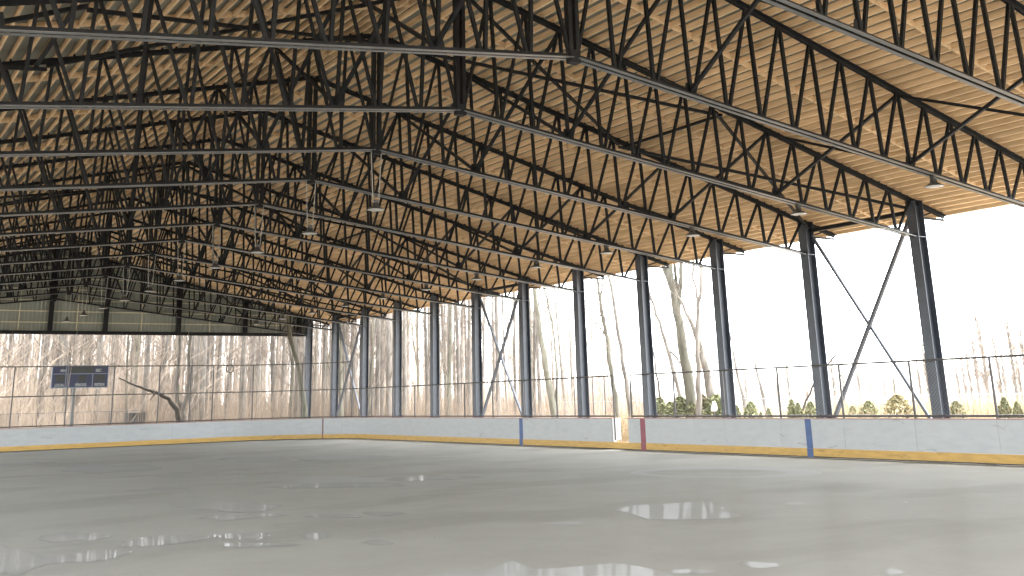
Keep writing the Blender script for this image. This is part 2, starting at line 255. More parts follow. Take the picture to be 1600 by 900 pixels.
RING= [[[20.12,17.56],[19.69,17.22],[19.16,17.15],[18.58,17.34],[18.04,17.68],[17.6,18.14],[17.27,18.73],[17.04,19.44],[16.95,20.2],[17.09,20.87],[17.46,21.36],[17.98,21.66],[18.56,21.81],[19.15,21.76],[19.73,21.44],[20.25,20.85],[20.61,20.11],[20.74,19.39],[20.66,18.71],[20.44,18.09]],[[19.51,18.08],[19.22,17.92],[18.87,17.9],[18.49,18.03],[18.12,18.29],[17.79,18.65],[17.53,19.1],[17.36,19.59],[17.3,20.07],[17.37,20.51],[17.55,20.86],[17.84,21.07],[18.21,21.12],[18.62,20.99],[19.03,20.71],[19.38,20.29],[19.64,19.8],[19.79,19.28],[19.82,18.79],[19.72,18.38]]]
# ------------------------------------------------------------------ building layout (metres)
XC, XR, XL = 10.354, 24.76, -4.05         # ridge, right column line, left column line
BAY, Y0 = 3.853, 59.85
def TY(i): return Y0 - BAY*i               # truss i, 0 = far end
HB, HA, HT, HR = 5.825, 7.532, 6.735, 10.297
SB, ST = (HA-HB)/(XR-XC), (HR-HT)/(XR-XC)
NT = 14
XB, YE, XW = 24.31, 56.65, -3.6            # board line right, far end, left
def ztop(x): return HR - ST*abs(x-XC)
def zbot(x): return HA - SB*abs(x-XC)

# ------------------------------------------------------------------ the setting
o = MB(); o.v = [(-1500,-1500,-.02),(1500,-1500,-.02),(1500,1500,-.02),(-1500,1500,-.02)]; o.f = [(0,1,2,3)]
tag(o.build('ground', 'ground'), kind='structure')
o = MB().box(XL-.6, XR+.6, -4, Y0+.9, -.2, -.012)
tag(o.build('concrete_apron', 'apron'), kind='structure')
o = MB(); o.v = [(XW,-3,0),(XB,-3,0),(XB,YE,0),(XW,YE,0)]; o.f = [(0,1,2,3)]
tag(o.build('floor', 'floor'), kind='structure')
for ip, p in enumerate(PUD):
    o = MB(); o.v = [(x, y, .0026+.00006*ip) for x, y in p]; o.f = [tuple(range(len(p)))]
    tag(o.build('puddle', 'puddle' if (p[0][0] > 9.2 and ip < 9) or ip < 7 else 'puddle_wet'), kind='structure')
o = MB(); n_ = len(RING[0]); o.v = [(x, y, .0026) for q in RING for x, y in q]; o.f = [(k, (k+1) % n_, n_+(k+1) % n_, n_+k) for k in range(n_)]
tag(o.build('puddle', 'puddle'), kind='structure')

# ------------------------------------------------------------------ roof
roof = tag(empty('roof', (XC, 28, HR)), 'gabled roof of closely spaced timber joists under a grey deck', 'roof')
def rel(mb, r):                                   # shift vertices into the parent's frame
    l = r.location; mb.v = [(x-l[0], y-l[1], z-l[2]) for x, y, z in mb.v]; return mb
YF, YN = Y0+.75, -7.0
JB = .115                                            # joist underside above chord centre line
JD, JS, JW = .135, .286, .042
cosr = 1/math.sqrt(1+ST*ST)
for side in (1, -1):
    d = MB()
    xe = XC + side*(XR-XC+1.55)
    za, zb_ = HR+JB+JD+.012, HR-ST*(XR-XC+1.55)+JB+JD+.012
    for (dz, nm, mt_) in ((0, 'deck', 'deck'), (.06, 'roof_covering', 'roofing')):
        d = MB()
        x0 = XC; x1 = xe
        d.v = [(x0,YN,za+dz),(x1,YN,zb_+dz),(x1,YF,zb_+dz),(x0,YF,za+dz),(x0,YN,za+dz+.05),(x1,YN,zb_+dz+.05),(x1,YF,zb_+dz+.05),(x0,YF,za+dz+.05)]
        d.f = [(0,1,2,3),(7,6,5,4),(0,4,5,1),(1,5,6,2),(2,6,7,3),(3,7,4,0)]
        rel(d, roof).build(nm, mt_, roof)
    f_ = MB().box(min(xe, xe+side*.03), max(xe, xe+side*.03), YN, YF, zb_-.12, zb_+.14)
    rel(f_, roof).build('fascia', 'girt' if side < 0 else 'wood', roof)
jx = []
for side in (1, -1):
    k = 0
    while .12 + k*JS < XR-XC+1.5:
        jx.append((side, .12 + k*JS)); k += 1
def joist_mb(side, t):
    x = XC + side*t; z = HR - ST*t + JB
    mb = MB(); dz = JD
    # plumb sides, underside sloped with the roof
    w = JW/2
    a = z + ST*w; b = z - ST*w                      # inner (towards ridge) is higher
    zi, zo = a, b
    xi, xo = x - side*w, x + side*w
    mb.v = [(xi,YN+.1,zi),(xo,YN+.1,zo),(xo,YF-.1,zo),(xi,YF-.1,zi),(xi,YN+.1,zi+dz),(xo,YN+.1,zo+dz),(xo,YF-.1,zo+dz),(xi,YF-.1,zi+dz)]
    mb.f = [(0,3,2,1),(4,5,6,7),(0,1,5,4),(1,2,6,5),(2,3,7,6),(3,0,4,7)]
    return mb
far_left = [q for q in jx if q[0] < 0][-(len(jx)-99):]
rest = MB()
for q in jx:
    mb = joist_mb(*q)
    if q in far_left:
        b = len(rest.v); rest.v += mb.v; rest.f += [tuple(i+b for i in f) for f in mb.f]
    else:
        rel(mb, roof).build('joist', 'wood', roof)
if rest.v: rel(rest, roof).build('joist_row', 'wood', roof)['kind'] = 'stuff'
for i in range(NT+1):                               # solid blocking at mid bay, pieces between the joists
    y = TY(i) + BAY/2 if i else None
    if y is None: continue
    mb = MB()
    for side in (1, -1):
        ts = [t for s_, t in jx if s_ == side]
        for k, (t0, t1) in enumerate(zip(ts[:-1], ts[1:])):
            a0, a1 = t0+JW/2+.001, t1-JW/2-.001
            yy = y + (.004 if k % 2 else -.004)
            z0, z1 = HR-ST*a0+JB-.008, HR-ST*a1+JB-.008
            x0, x1 = XC+side*a0, XC+side*a1; b = len(mb.v); w = .02; dz = JD
            mb.v += [(x0,yy-w,z0),(x1,yy-w,z1),(x1,yy+w,z1),(x0,yy+w,z0),(x0,yy-w,z0+dz),(x1,yy-w,z1+dz),(x1,yy+w,z1+dz),(x0,yy+w,z0+dz)]
            mb.f += [tuple(b+j for j in f) for f in ((0,1,2,3),(7,6,5,4),(0,4,5,1),(1,5,6,2),(2,6,7,3),(3,7,4,0))]
    rel(mb, roof).build('blocking_row', 'wood', roof)

# ------------------------------------------------------------------ trusses
def XT(s, k): return XC + s*(.9*k-.12) if k else XC
def XBt(s, k): return XC + s*.9*k
def angle_pair(mb, p0, p1, leg, th, gap, down, fl=None):
    # two back-to-back angles; the flat legs are at the outside (bottom for the bottom chord, top for the top one)
    sg = -1 if down else 1
    for q in (-1, 1):
        (fl or mb).bar(p0, p1, leg, th, off=(q*(gap/2+leg/2), sg*leg/2))
        mb.bar(p0, p1, th, leg-th, off=(q*(gap/2+th/2), -sg*th/2))
proto = empty('roof_truss', (XC, 0, 0))
def T(mb, name, mt_): 
    return rel(mb, proto).build(name, mt_, proto)
for s in (1, -1):
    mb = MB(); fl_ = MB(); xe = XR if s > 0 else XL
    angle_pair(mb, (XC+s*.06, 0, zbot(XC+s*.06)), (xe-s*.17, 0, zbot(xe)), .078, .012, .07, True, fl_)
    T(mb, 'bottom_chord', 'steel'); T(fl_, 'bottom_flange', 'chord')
    mb = MB()
    xt = XC + s*(XR-XC+1.28)
    angle_pair(mb, (XC+s*.012, 0, ztop(XC)), (xt, 0, ztop(xt)), .085, .014, .035, False)
    for side, t in jx:                              # seat clips under the joists
        if side == s and t < XR-XC+1.2:
            x = XC+s*t; mb.box(x-.016, x+.016, -.04, .04, ztop(x)+.045, ztop(x)+JB-.003)
    T(mb, 'top_chord', 'steel')
    mb = MB()                                       # eave bracket under the overhang
    mb.bar((xe+s*.2, 0, ztop(xt)-.08), (xt, 0, ztop(xt)-.08), .10, .05)
    mb.bar((xe+s*.2, 0, ztop(xt)-.05), (xe+s*.75, 0, ztop(xe+s*.75)-.03), .05, .04)
    T(mb, 'eave_bracket', 'steel')
    for k in range(1, 16):
        mb = MB(); xb = XBt(s, k); xt_ = XT(s, k)
        for q in (-1, 1): mb.bar((xb, 0, zbot(xb)-.02), (xt_, 0, ztop(xt_)), .024, .058, off=(q*.024, 0))
        T(mb, 'web_post', 'steel')
    for k in range(1, 17):
        mb = MB(); xb = XBt(s, k-1)+s*.07; xt_ = XT(s, k)-s*.05
        for q in (-1, 1): mb.bar((xb, 0, zbot(xb)-.02), (xt_, 0, ztop(xt_)), .022, .052, off=(q*.023, 0))
        T(mb, 'web_diagonal', 'steel')
    for xg in (3, 10):                              # gusset plates at the braced nodes
        x = XBt(s, xg); z = zbot(x)
        mb = MB(); mb.v = [(x-.17,-.007,z-.03),(x+.17,-.007,z-.03),(x+.11,-.007,z+.22),(x-.11,-.007,z+.22),(x-.17,.007,z-.03),(x+.17,.007,z-.03),(x+.11,.007,z+.22),(x-.11,.007,z+.22)]
        mb.f = [(0,1,2,3),(7,6,5,4),(0,4,5,1),(1,5,6,2),(2,6,7,3),(3,7,4,0)]
        T(mb, 'gusset_plate', 'steel')
mb = MB()
for q in (-1, 1): mb.box(XC+q*.075-.04, XC+q*.075+.04, -.06, .06, HA-.12, HR-.02)
T(mb, 'king_post', 'steel')
T(MB().box(XC-.10, XC+.10, -.07, .07, HA-.13, HA+.10), 'ridge_node_block', 'steel')
for i in range(NT):
    t = proto if i == 0 else copy_tree(proto)
    idx = NT-1-i                                    # counted from the camera
    t.location = (XC, TY(i), 0)
    place = 'against the far gable wall' if i == 0 else ('at the top right corner' if idx == 0 else 'counting from the viewer')
    tag(t, f'black steel roof truss, {ORD[idx]} of fourteen, {place}', 'roof truss', 'roof trusses')

# ------------------------------------------------------------------ columns
def column(mbx, x, side):
    for q in (-1, 1): mbx.box(x+q*.165-.009, x+q*.165+.009, -.15, .15, -.01, ztop(XR)+.03)
    mbx.box(x-.156, x+.156, -.006, .006, -.01, ztop(XR)+.02)
    return mbx
colp = empty('steel_column', (XR, 0, 0))
rel(column(MB(), XR, 1), colp).build('shaft', 'column', colp)
rel(MB().box(XR-.17, XR+.17, -.16, .16, ztop(XR)+.03, ztop(XR)+.05), colp).build('cap_plate', 'steel', colp)
mb = MB(); mb.box(XR-.156, XR+.156, -.148, -.006, HB-.05, HB-.03); mb.box(XR-.156, XR+.156, .006, .148, HB-.05, HB-.03)
rel(mb, colp).build('stiffener', 'column', colp)
rel(MB().box(XR-.24, XR+.24, -.24, .24, -.01, .012), colp).build('base_plate', 'steel', colp)
for i in range(NT):
    c = colp if i == 0 else copy_tree(colp)
    c.location = (XR, TY(i), 0)
    idx = NT-1-i
    if i == 0: lb = 'slate grey steel column at the corner where the end gable wall starts'
    elif i == 11: lb = 'slate grey steel column nearest the viewer, foot of the big cross brace at far right'
    elif i == 10: lb = 'slate grey steel column left of the big cross brace, beside the near blue line'
    elif i >= 12: lb = f'slate grey steel column beyond the right edge of the view, number {idx+1} from the viewer'
    else: lb = f'slate grey steel column behind the right boards, {ORD[11-i]} one counting from the right edge'
    tag(c, lb, 'column', 'steel columns along the right side')
# eave strut
for a, w_ in ((11, 'above the large cross brace at right'), (6, 'above the middle cross brace'), (2, 'above the farthest cross brace')):
    o = MB().box(XR-.05, XR+.05, TY(a)+.16, TY(a-1)-.16, 6.44, 6.55)
    tag(o.build('eave_strut', 'steel'), f'dark steel strut joining two column tops {w_}', 'beam')
# column cross braces
for a, lb in ((11, 'large X brace of dark steel between the two nearest columns at right'),
              (6, 'X brace of dark steel in mid right side, above the far blue line'),
              (2, 'small X brace of dark steel near the far corner of the rink')):
    e = empty('cross_brace', (XR, TY(a), 0)); y0, y1 = TY(a), TY(a-1)
    # y0 is nearer
    rel(MB().bar((XR-.03, y0+.16, 6.35), (XR-.03, y1-.17, .72), .10, .09, side=(1, 0, 0)), e).build('brace_bar', 'column', e)
    rel(MB().bar((XR+.06, y1-.16, 6.35), (XR+.06, y0+.17, .72), .085, .075, side=(1, 0, 0)), e).build('brace_bar', 'column', e)
    tag(e, lb, 'cross brace', 'column cross braces')
# sway braces between neighbouring trusses
LN = {10: ('right', 'outer'), 3: ('right', 'inner'), -3: ('left', 'inner'), -10: ('left', 'outer')}
for ln, (sd_, io) in LN.items():
    s = 1 if ln > 0 else -1; x = XBt(s, abs(ln)); xt_ = XT(s, abs(ln))
    pr_ = None
    for i in range(1, NT):
        if pr_ is None:
            e = pr_ = empty('sway_brace', (x, 0, 0))
            rel(MB().bar((x, .05, zbot(x)+.06), (xt_, BAY-.06, ztop(xt_)-.08), .065, .065, side=(1, 0, 0), off=(.036, 0)), e).build('brace_bar', 'steel', e)
            rel(MB().bar((x, BAY-.05, zbot(x)+.06), (xt_, .06, ztop(xt_)-.08), .065, .065, side=(1, 0, 0), off=(-.036, 0)), e).build('brace_bar', 'steel', e)
        else: e = copy_tree(pr_)
        e.location = (x, TY(i), 0)
        if i == 13: l2 = f'thin steel X brace between the nearest two roof trusses, {io} line {sd_} of the ridge'
        else: l2 = f'thin steel X brace joining the {ORD[13-i]} and {ORD[14-i]} roof trusses, {io} line {sd_} of ridge'
        tag(e, l2, 'truss brace', 'sway braces between the trusses')

# roof-plane bracing in the braced bays
WHERE = {11: 'nearest the viewer', 6: 'half way along', 2: 'at the far end'}
for a in (11, 6, 2):
    for s in (1, -1):
        for p0_, p1_ in ((0, 8), (8, 16)):
            e = empty('roof_cross_brace', (XC+s*.9*p0_, TY(a), 0))
            def nd(k, yy, dz): x = XC+s*.9*k+(s*.05 if k == 0 else 0); return (x, yy, ztop(x)-dz)
            rel(MB().bar(nd(p0_, TY(a)+.06, .10), nd(p1_, TY(a-1)-.06, .10), .075, .06, side=(0, 0, 1)), e).build('brace_bar', 'steel', e)
            rel(MB().bar(nd(p0_, TY(a-1)-.06, .17), nd(p1_, TY(a)+.06, .17), .075, .06, side=(0, 0, 1)), e).build('brace_bar', 'steel', e)
            tag(e, f"steel X brace high in {'right' if s > 0 else 'left'} roof slope, {'upper' if p0_ == 0 else 'lower'} one {WHERE[a]}", 'roof brace', 'X braces in the roof slope')
        x = XC+s*7.2+s*.2
        tag(MB().box(x-.035, x+.035, TY(a)+.05, TY(a-1)-.05, ztop(x)-.14, ztop(x)-.07).build('roof_strut', 'steel'), f"short steel strut half way up the {'right' if s > 0 else 'left'} slope, {WHERE[a]}", 'strut')

# ------------------------------------------------------------------ hanging lamps
def lamp(drop, x, ztie):
    e = empty('hanging_lamp', (x, 0, 6.12))
    mb = MB()
    mb.lathe([(.0, .13), (.06, .13), (.075, .11), (.075, .05), (.10, .045), (.205, -.02), (.21, -.03), (.19, -.03)], (0, 0, 0))
    mb.build('reflector', 'lampbody', e, True)
    MB().lathe([(.0, -.045), (.12, -.045), (.188, -.028), (.188, -.02)], (0, 0, 0)).build('lens', 'whitelens', e, True)
    g = .1 if drop < .6 else .13
    for q in (-1, 1):
        MB().tube([(q*g, 0, drop), (q*g*.6, 0, .30 if drop > .6 else .1), (q*.06, 0, .1)], .007 if drop < .6 else .009, 5).build('hanger', 'cable' if drop > .6 else 'steel', e)
    MB().box(-.05, .05, -.05, .05, .132, .20).build('driver_box', 'lampbody', e)
    return e
lc = lamp(HA-6.12-.06, XC, 0); ls = lamp(zbot(20.1)-6.12-.06, 20.1, 0)
first = True
for i in range(10, 0, -1):
    e = lc if first else copy_tree(lc); first = False
    e.location = (XC, TY(i)-.02, 6.12)
    tag(e, f'round lamp hung low on two pale cables from the {ORD[NT-1-i]} roof truss, under the ridge', 'lamp', 'lamps under the ridge')
first = True
for i in range(12, 0, -1):
    e = ls if first else copy_tree(ls); first = False
    e.location = (20.1, TY(i), 6.12)
    tag(e, f'round lamp close under the right half of the {ORD[NT-1-i]} roof truss', 'lamp', 'lamps along the right side')

# ------------------------------------------------------------------ end gable wall
gw = tag(empty('gable_wall', (XC, Y0+.35, 5.75)), 'grey green sheeted gable wall hanging above the open far end', 'wall')
mb = MB(); x = XL-.3; k = 0; yb = Y0+.38
while x <= XR+.35:
    prof = (0, .03)[(k//1) % 2]
    zt = ztop(x)+JB+JD-.02
    mb.v += [(x, yb+prof, 5.86), (x, yb+prof, zt)]
    if k: n_ = len(mb.v); mb.f.append((n_-4, n_-2, n_-1, n_-3))
    x += .05 if k % 2 else .15; k += 1
rel(mb, gw).build('cladding', 'cladding', gw)
for z in (6.32, 6.90, 7.48, 8.06, 8.64, 9.22, 9.8):
    hw = min(XR+.1-XC, (HR+.2-z)/ST)
    rel(MB().box(XC-hw, XC+hw, yb-.06, yb-.003, z, z+.05), gw).build('girt', 'girt', gw)
for x in (XC-3.4, 8.88-.1, 11.65, 15.02, 18.82, 22.8):
    rel(MB().box(x-.025, x+.025, yb-.075, yb-.062, 5.92, ztop(x)+.2), gw).build('sag_strip', 'girt', gw)
for x in (XC-3.85, XC-.05, 13.1, 17.03, 20.89, 24.2):
    rel(MB().box(x-.11, x+.11, yb-.28, yb-.078, 5.9, ztop(x)+.1), gw).build('wind_column', 'steel', gw)
rel(MB().box(XL, XR-.18, yb-.29, yb-.004, 5.72, 5.895), gw).build('base_beam', 'steel', gw)
rel(MB().box(XR-.17, XR+.25, yb-.07, yb-.002, 5.86, ztop(XR)+.2), gw).build('corner_flashing', 'cladding', gw)

# ------------------------------------------------------------------ rink boards
RAD = 6.0
def path(s):
    # arc length -> point, tangent; starts at the right side near the camera
    L1 = (YE-RAD) + 1.0; La = RAD*math.pi/2; L2 = (XB-RAD) - (XW+RAD)
    if s <= L1: return (XB, s-1.0), (0, 1)
    s -= L1
    if s <= La:
        a = s/RAD; return (XB-RAD+RAD*math.cos(a), YE-RAD+RAD*math.sin(a)), (-math.sin(a), math.cos(a))
    s -= La
    if s <= L2: return (XB-RAD-s, YE), (-1, 0)
    s -= L2
    if s <= La:
        a = s/RAD; return (XW+RAD-RAD*math.sin(a), YE-RAD+RAD*math.cos(a)), (-math.cos(a), -math.sin(a))
    s -= La
    return (XW, YE-RAD-s), (0, -1)
L1 = YE-RAD+1; LA = RAD*math.pi/2; L2 = XB-XW-2*RAD; LTOT = 2*L1+2*LA+L2
def strip(mb, s0, s1, o0, o1, z0, z1, step=.5):
    # solid between offsets o0..o1 outward of the board face
    n = max(1, int(math.ceil((s1-s0)/step))); b = len(mb.v)
    straight = (s1 <= L1) or (s0 >= L1+LA and s1 <= L1+LA+L2) or s0 >= LTOT-L1
    if straight: n = 1
    for i in range(n+1):
        (x, y), (tx, ty) = path(s0+(s1-s0)*i/n); nx, ny = ty, -tx      # outward normal
        for o_, z in ((o0, z0), (o1, z0), (o1, z1), (o0, z1)): mb.v.append((x+nx*o_, y+ny*o_, z))
    for i in range(n):
        for k in range(4):
            mb.f.append((b+i*4+k, b+i*4+(k+1) % 4, b+(i+1)*4+(k+1) % 4, b+(i+1)*4+k))
    mb.f += [(b, b+3, b+2, b+1), (b+n*4, b+n*4+1, b+n*4+2, b+n*4+3)]
    return mb
cuts = [0]
y = 15.64-2.33*7
while y < 29: 
    if y+1 > .3: cuts.append(y+1)
    y += 2.33
G0, G1 = 30.73, 31.66
cuts = [c for c in cuts if c < 29.9] + [G0, G1]
y = 34.08
while y < L1-1.8: cuts.append(y+1); y += 2.33
cuts += [L1+LA*k/4 for k in range(5)]
cuts += [L1+LA+L2*k/7 for k in range(1, 8)] + [L1+LA+L2+LA*k/4 for k in range(1, 5)]
n_ = 22; cuts += [LTOT-L1+L1*k/n_ for k in range(1, n_+1)]
boards = tag(empty('rink_boards', (XB, 20, 0)), 'white hockey rink boards with a yellow kickplate running round the floor', 'rink boards')
for a, b in zip(cuts[:-1], cuts[1:]):
    if abs(a-G0) < .01: continue
    rel(strip(MB(), a+.003, b-.003, 0, .03, .25, 1.045), boards).build('panel', 'board', boards)
for a, b in ((0, G0), (G1, L1+LA*.5), (L1+LA*.5, L1+LA+L2*.5), (L1+LA+L2*.5, L1+LA+L2+LA), (L1+LA+L2+LA, LTOT)):
    rel(strip(MB(), a, b, -.012, .10, 1.047, 1.075), boards).build('cap_rail', 'cap', boards)
for a, b in ((0, 14), (14, G0-.2), (G0-.2, G1+.2), (G1+.2, L1+LA*.5), (L1+LA*.5, L1+LA+L2*.5), (L1+LA+L2*.5, LTOT-L1), (LTOT-L1, LTOT)):
    rel(strip(MB(), a+.002, b-.002, -.014, .028, .035, .247), boards).build('kickplate', 'kick', boards)
rel(strip(MB(), 0, LTOT, .002, .10, .001, .0345), boards).build('base_sleeper', 'sill', boards)
mb = MB()
for a, b in zip(cuts[:-1], cuts[1:]):                 # studs behind the panels
    if abs(a-G0) < .01: continue
    for q in (0, .5): strip(mb, a+(b-a)*q+.02, a+(b-a)*q+.08, .032, .12, .036, 1.043)
rel(mb, boards).build('framing', 'board_joint', boards)
def stripe(sc_, w, mt_, lb):
    p = strip(MB(), sc_-w/2, sc_+w/2, -.006, .002, .2475, 1.046); q = strip(MB(), sc_-w/2, sc_+w/2, -.018, -.0135, .002, .246)
    b = len(p.v); p.v += q.v; p.f += [tuple(i+b for i in f) for f in q.f]
    rel(p, boards).build('line_stripe', mt_, boards)['label'] = lb
stripe(21.57+1, .22, 'blue', 'wide blue stripe on the near right boards')
stripe(36.53+1, .24, 'blue', 'blue stripe on the boards further down the right side')
stripe(28.94+1, .26, 'red', 'wide red stripe beside the gate opening')
stripe(L1+RAD*.60, .08, 'brick', 'thin dark red line on the curved corner boards')
# gate leaf swung open outwards
g = empty('rink_gate', (XB+.05, 30.62, 0))
tag(g, 'white gate in the right boards standing open outwards', 'gate')
GA, GB = Vector((XB+.14, 30.68, 0)), Vector((XB+.76, 31.17, 0)); zq = Vector((0, 0, 1))
rel(MB().bar(GA+zq*.675, GB+zq*.675, .04, .75, side=(-.62, .78, 0)), g).build('gate_leaf', 'board', g)
rel(MB().box(XB+.035, XB+.135, 30.60, 30.66, .25, 1.05), g).build('gate_post', 'white', g)
rel(MB().bar(GB+Vector((.025, .013, .30)), GB+Vector((.025, .013, 1.05)), .05, .05), g).build('stile', 'galv_light', g)

# ------------------------------------------------------------------ fences on the boards
ZB_, ZM, ZT_ = 1.135, 2.535, 3.94
OF = .06
def pt(s, z):
    (x, y), (tx, ty) = path(s); return (x+ty*OF, y-tx*OF, z)
def rail(mb, s0, s1, z, r=.021):
    n = max(1, int((s1-s0)/.5)); mb.tube([pt(s0+(s1-s0)*i/n, z) for i in range(n+1)], r, 7); return mb
def chain(mb, s0, s1, z0, z1, pitch=.075, r=.0014):
    a = Vector(pt(s0, 0)); b = Vector(pt(s1, 0)); W = (b-a).length; H = z1-z0; d = (b-a)/W
    k = -H
    while k < W:
        for up in (1, -1):
            u0, u1 = max(k, 0), min(k+H, W)
            if u1-u0 < .02: continue
            v0, v1 = (u0-k, u1-k) if up > 0 else (H-(u0-k), H-(u1-k))
            mb.tube([a+d*u0+Vector((0, 0, z0+v0)), a+d*u1+Vector((0, 0, z0+v1))], r, 3, False)
        k += pitch*1.414
    return mb
def fence(name, lb, posts, s0, s1, levels, extra=()):
    e = empty(name, pt(s0, 0)); tag(e, lb, 'fence')
    zt = levels[-1]
    for s in posts:
        rel(MB().tube([pt(s, .3), pt(s, zt+.02)], .033, 8), e).build('post', 'galv', e)
    for s in extra:
        rel(MB().tube([pt(s, ZB_), pt(s, zt)], .018, 8), e).build('picket', 'galv', e)
    for z, nm in zip(levels, ('bottom_rail', 'top_rail') if len(levels) == 2 else ('bottom_rail', 'middle_rail', 'top_rail')):
        rel(rail(MB(), s0, s1, z, .027 if z != levels[0] else .03), e).build(nm, 'galv', e)
    mb = MB(); ps = sorted(set([s0]+list(posts)+[s1]))
    for a, b in zip(ps[:-1], ps[1:]): chain(mb, a, b, levels[0], zt)
    rel(mb, e).build('chain_link', 'wire', e)
    return e
S = lambda y: y+1
pR = [S(15.64+2.33*k) for k in range(-5, 6)] + [S(29.56)]
fence('chain_link_fence', 'low chain link fence on the right boards, from the gate towards the viewer', [p for p in pR if p < S(28.5)]+[S(29.56)], 1.5, S(29.56), (ZB_, ZM))
pL = [S(30.55), S(34.06)] + [S(36.39+2.33*k) for k in range(7)]
fence('chain_link_fence', 'low chain link fence on the right boards, beyond the open gate', pL, S(30.55), S(52.3), (ZB_, ZM), extra=(S(31.05), S(31.75), S(32.9)))
sE = lambda x: L1+LA+(XB-RAD-x)
pE = [S(52.3), L1+LA*.52, L1+LA*.80] + [sE(x) for x in (18.09, 16.89, 15.26, 12.98, 10.78, 8.32, 6.2, 4.0)]
fence('chain_link_fence', 'tall two tier chain link fence on the end boards and far corner', pE, S(52.3), sE(2.6), (ZB_, ZM, ZT_))
# ring hooked on the fence top
n2 = 26; c0 = Vector((18.93, YE+.02, 3.76)); mb = MB()
pts = [c0+Vector((.2*math.cos(2*math.pi*k/n2), -.04, .2*math.sin(2*math.pi*k/n2))) for k in range(n2+1)]
tag(mb.tube(pts, .026, 6, False).build('rubber_ring', 'black'), 'black ring hooked on the top rail of the end fence', 'ring')

# ------------------------------------------------------------------ scoreboard
sb = empty('scoreboard', (12.2, 61.3, 0)); tag(sb, 'navy scoreboard on a post behind the end fence', 'scoreboard')
X0, X1, Zb, Zt, YS = 10.82, 13.72, 2.98, 4.16, 61.3
rel(MB().box(X0, X1, YS, YS+.15, Zb, Zt), sb).build('cabinet', 'navy', sb)
def fr(x0, x1, z0, z1): rel(MB().box(x0, x1, YS-.03, YS-.002, z0, z1), sb).build('trim', 'trim', sb)
fr(X0, X1, Zb, Zb+.04); fr(X0, X1, Zt-.03, Zt); fr(X0, X0+.04, Zb+.042, Zt-.032); fr(X1-.04, X1, Zb+.042, Zt-.032)
zm = Zb+.72
fr(X0+.042, X1-.042, zm, zm+.035)
xa, xb_, xc_ = X0+.70, X0+.86, X0+2.07
for x in (xa, xb_, xc_): fr(x, x+.035, Zb+.042, zm-.002)
fr(xa, xa+.035, zm+.037, Zt-.032)
def disp(x0, x1, z0, z1): rel(MB().box(x0, x1, YS-.02, YS-.002, z0, z1), sb).build('display', 'black', sb)
disp(X0+.95, X0+2.1, zm+.06, Zt-.06); disp(X0+.24, X0+.66, Zb+.32, zm-.03); disp(X0+1.35, X0+1.75, Zb+.32, zm-.06); disp(X0+2.2, X0+2.72, Zb+.32, zm-.03)
def word(t, x, z, size, wx=1.0):
    cu = bpy.data.curves.new('word', 'FONT'); cu.body = t; cu.size = size; cu.extrude = .004; cu.align_x = 'CENTER'; cu.align_y = 'BOTTOM_BASELINE'; cu.offset = .006
    ob = bpy.data.objects.new('word', cu); scene.collection.objects.link(ob)
    dg = bpy.context.evaluated_depsgraph_get(); me = bpy.data.meshes.new_from_object(ob.evaluated_get(dg))
    bpy.data.objects.remove(ob)
    o2 = bpy.data.objects.new('lettering', me); scene.collection.objects.link(o2); me.materials.clear(); me.materials.append(M['pale_text'])
    o2.parent = sb; o2.rotation_euler = (R(90), 0, 0); o2.scale = (wx, 1, 1)
    o2.location = (x-12.2, -.034, z)
    o2['label'] = f'pale lettering reading {t}'
word('MIN', X0+.56, zm+.12, .20, .8); word('SEC', X0+2.36, zm+.12, .21, .85)
word('LOCAL', X0+.42, Zb+.09, .20, .75); word('P\u00c9RIODE', X0+1.5, Zb+.09, .20, .72); word('VISITEUR', X0+2.46, Zb+.09, .20, .68)
rel(MB().tube([(12.05, YS+.24, 0), (12.05, YS+.24, Zt-.1)], .085, 10), sb).build('post', 'lampbody', sb)
rel(MB().box(11.6, 12.5, YS+.151, YS+.17, Zb+.3, Zb+.4), sb).build('bracket', 'galv', sb)

# ------------------------------------------------------------------ far low fences, cabinet behind the end
def az(px): return YAW+math.atan((px-812)/1684)
def P3(px, py, d):
    a = az(px); hz = 642.3-.0273*px
    return (d*math.sin(a), d*math.cos(a), EYE+(hz-py)/1684*d)
def lowfence(a, b, h, lb, n, mt_='galv'):
    e = empty('low_fence', (a[0], a[1], 0)); tag(e, lb, 'fence')
    A = Vector((*a, 0)); B = Vector((*b, 0))
    for k in range(n+1):
        p = A.lerp(B, k/n); rel(MB().tube([p, p+Vector((0, 0, h))], .025, 6), e).build('post', mt_, e)
    for z, nm in ((h, 'top_rail'), (.25, 'bottom_rail')):
        rel(MB().tube([A+Vector((0, 0, z)), B+Vector((0, 0, z))], .02, 6), e).build(nm, mt_, e)
    mb = MB(); W = (B-A).length; d = (B-A)/W; k = -h
    while k < W:
        for up in (1, -1):
            u0, u1 = max(k, 0), min(k+h, W)
            if u1-u0 > .05:
                v0, v1 = (u0-k, u1-k) if up > 0 else (h-(u0-k), h-(u1-k))
                mb.tube([A+d*u0+Vector((0, 0, v0)), A+d*u1+Vector((0, 0, v1))], .0022, 3, False)
        k += .11
    rel(mb, e).build('chain_link', 'wire', e)
p0 = P3(-60, 640, 66); p1 = P3(226, 640, 66)
lowfence(p0[:2], p1[:2], 1.72, 'low grey fence in the wood behind the scoreboard post', 10)
lowfence((44, 62), (44, 16), 1.45, 'pale low chain link fence far beyond the gate and cedars', 16, 'galv_light')
p = P3(212, 640, 65.2); e = empty('grey_cabinet', (p[0], p[1], 0)); tag(e, 'grey metal cabinet at the end of the low fence behind the rink', 'cabinet')
rel(MB().box(p[0]-.45, p[0]+.55, p[1], p[1]+.6, 0, 1.55), e).build('body', 'cabinet_grey', e)
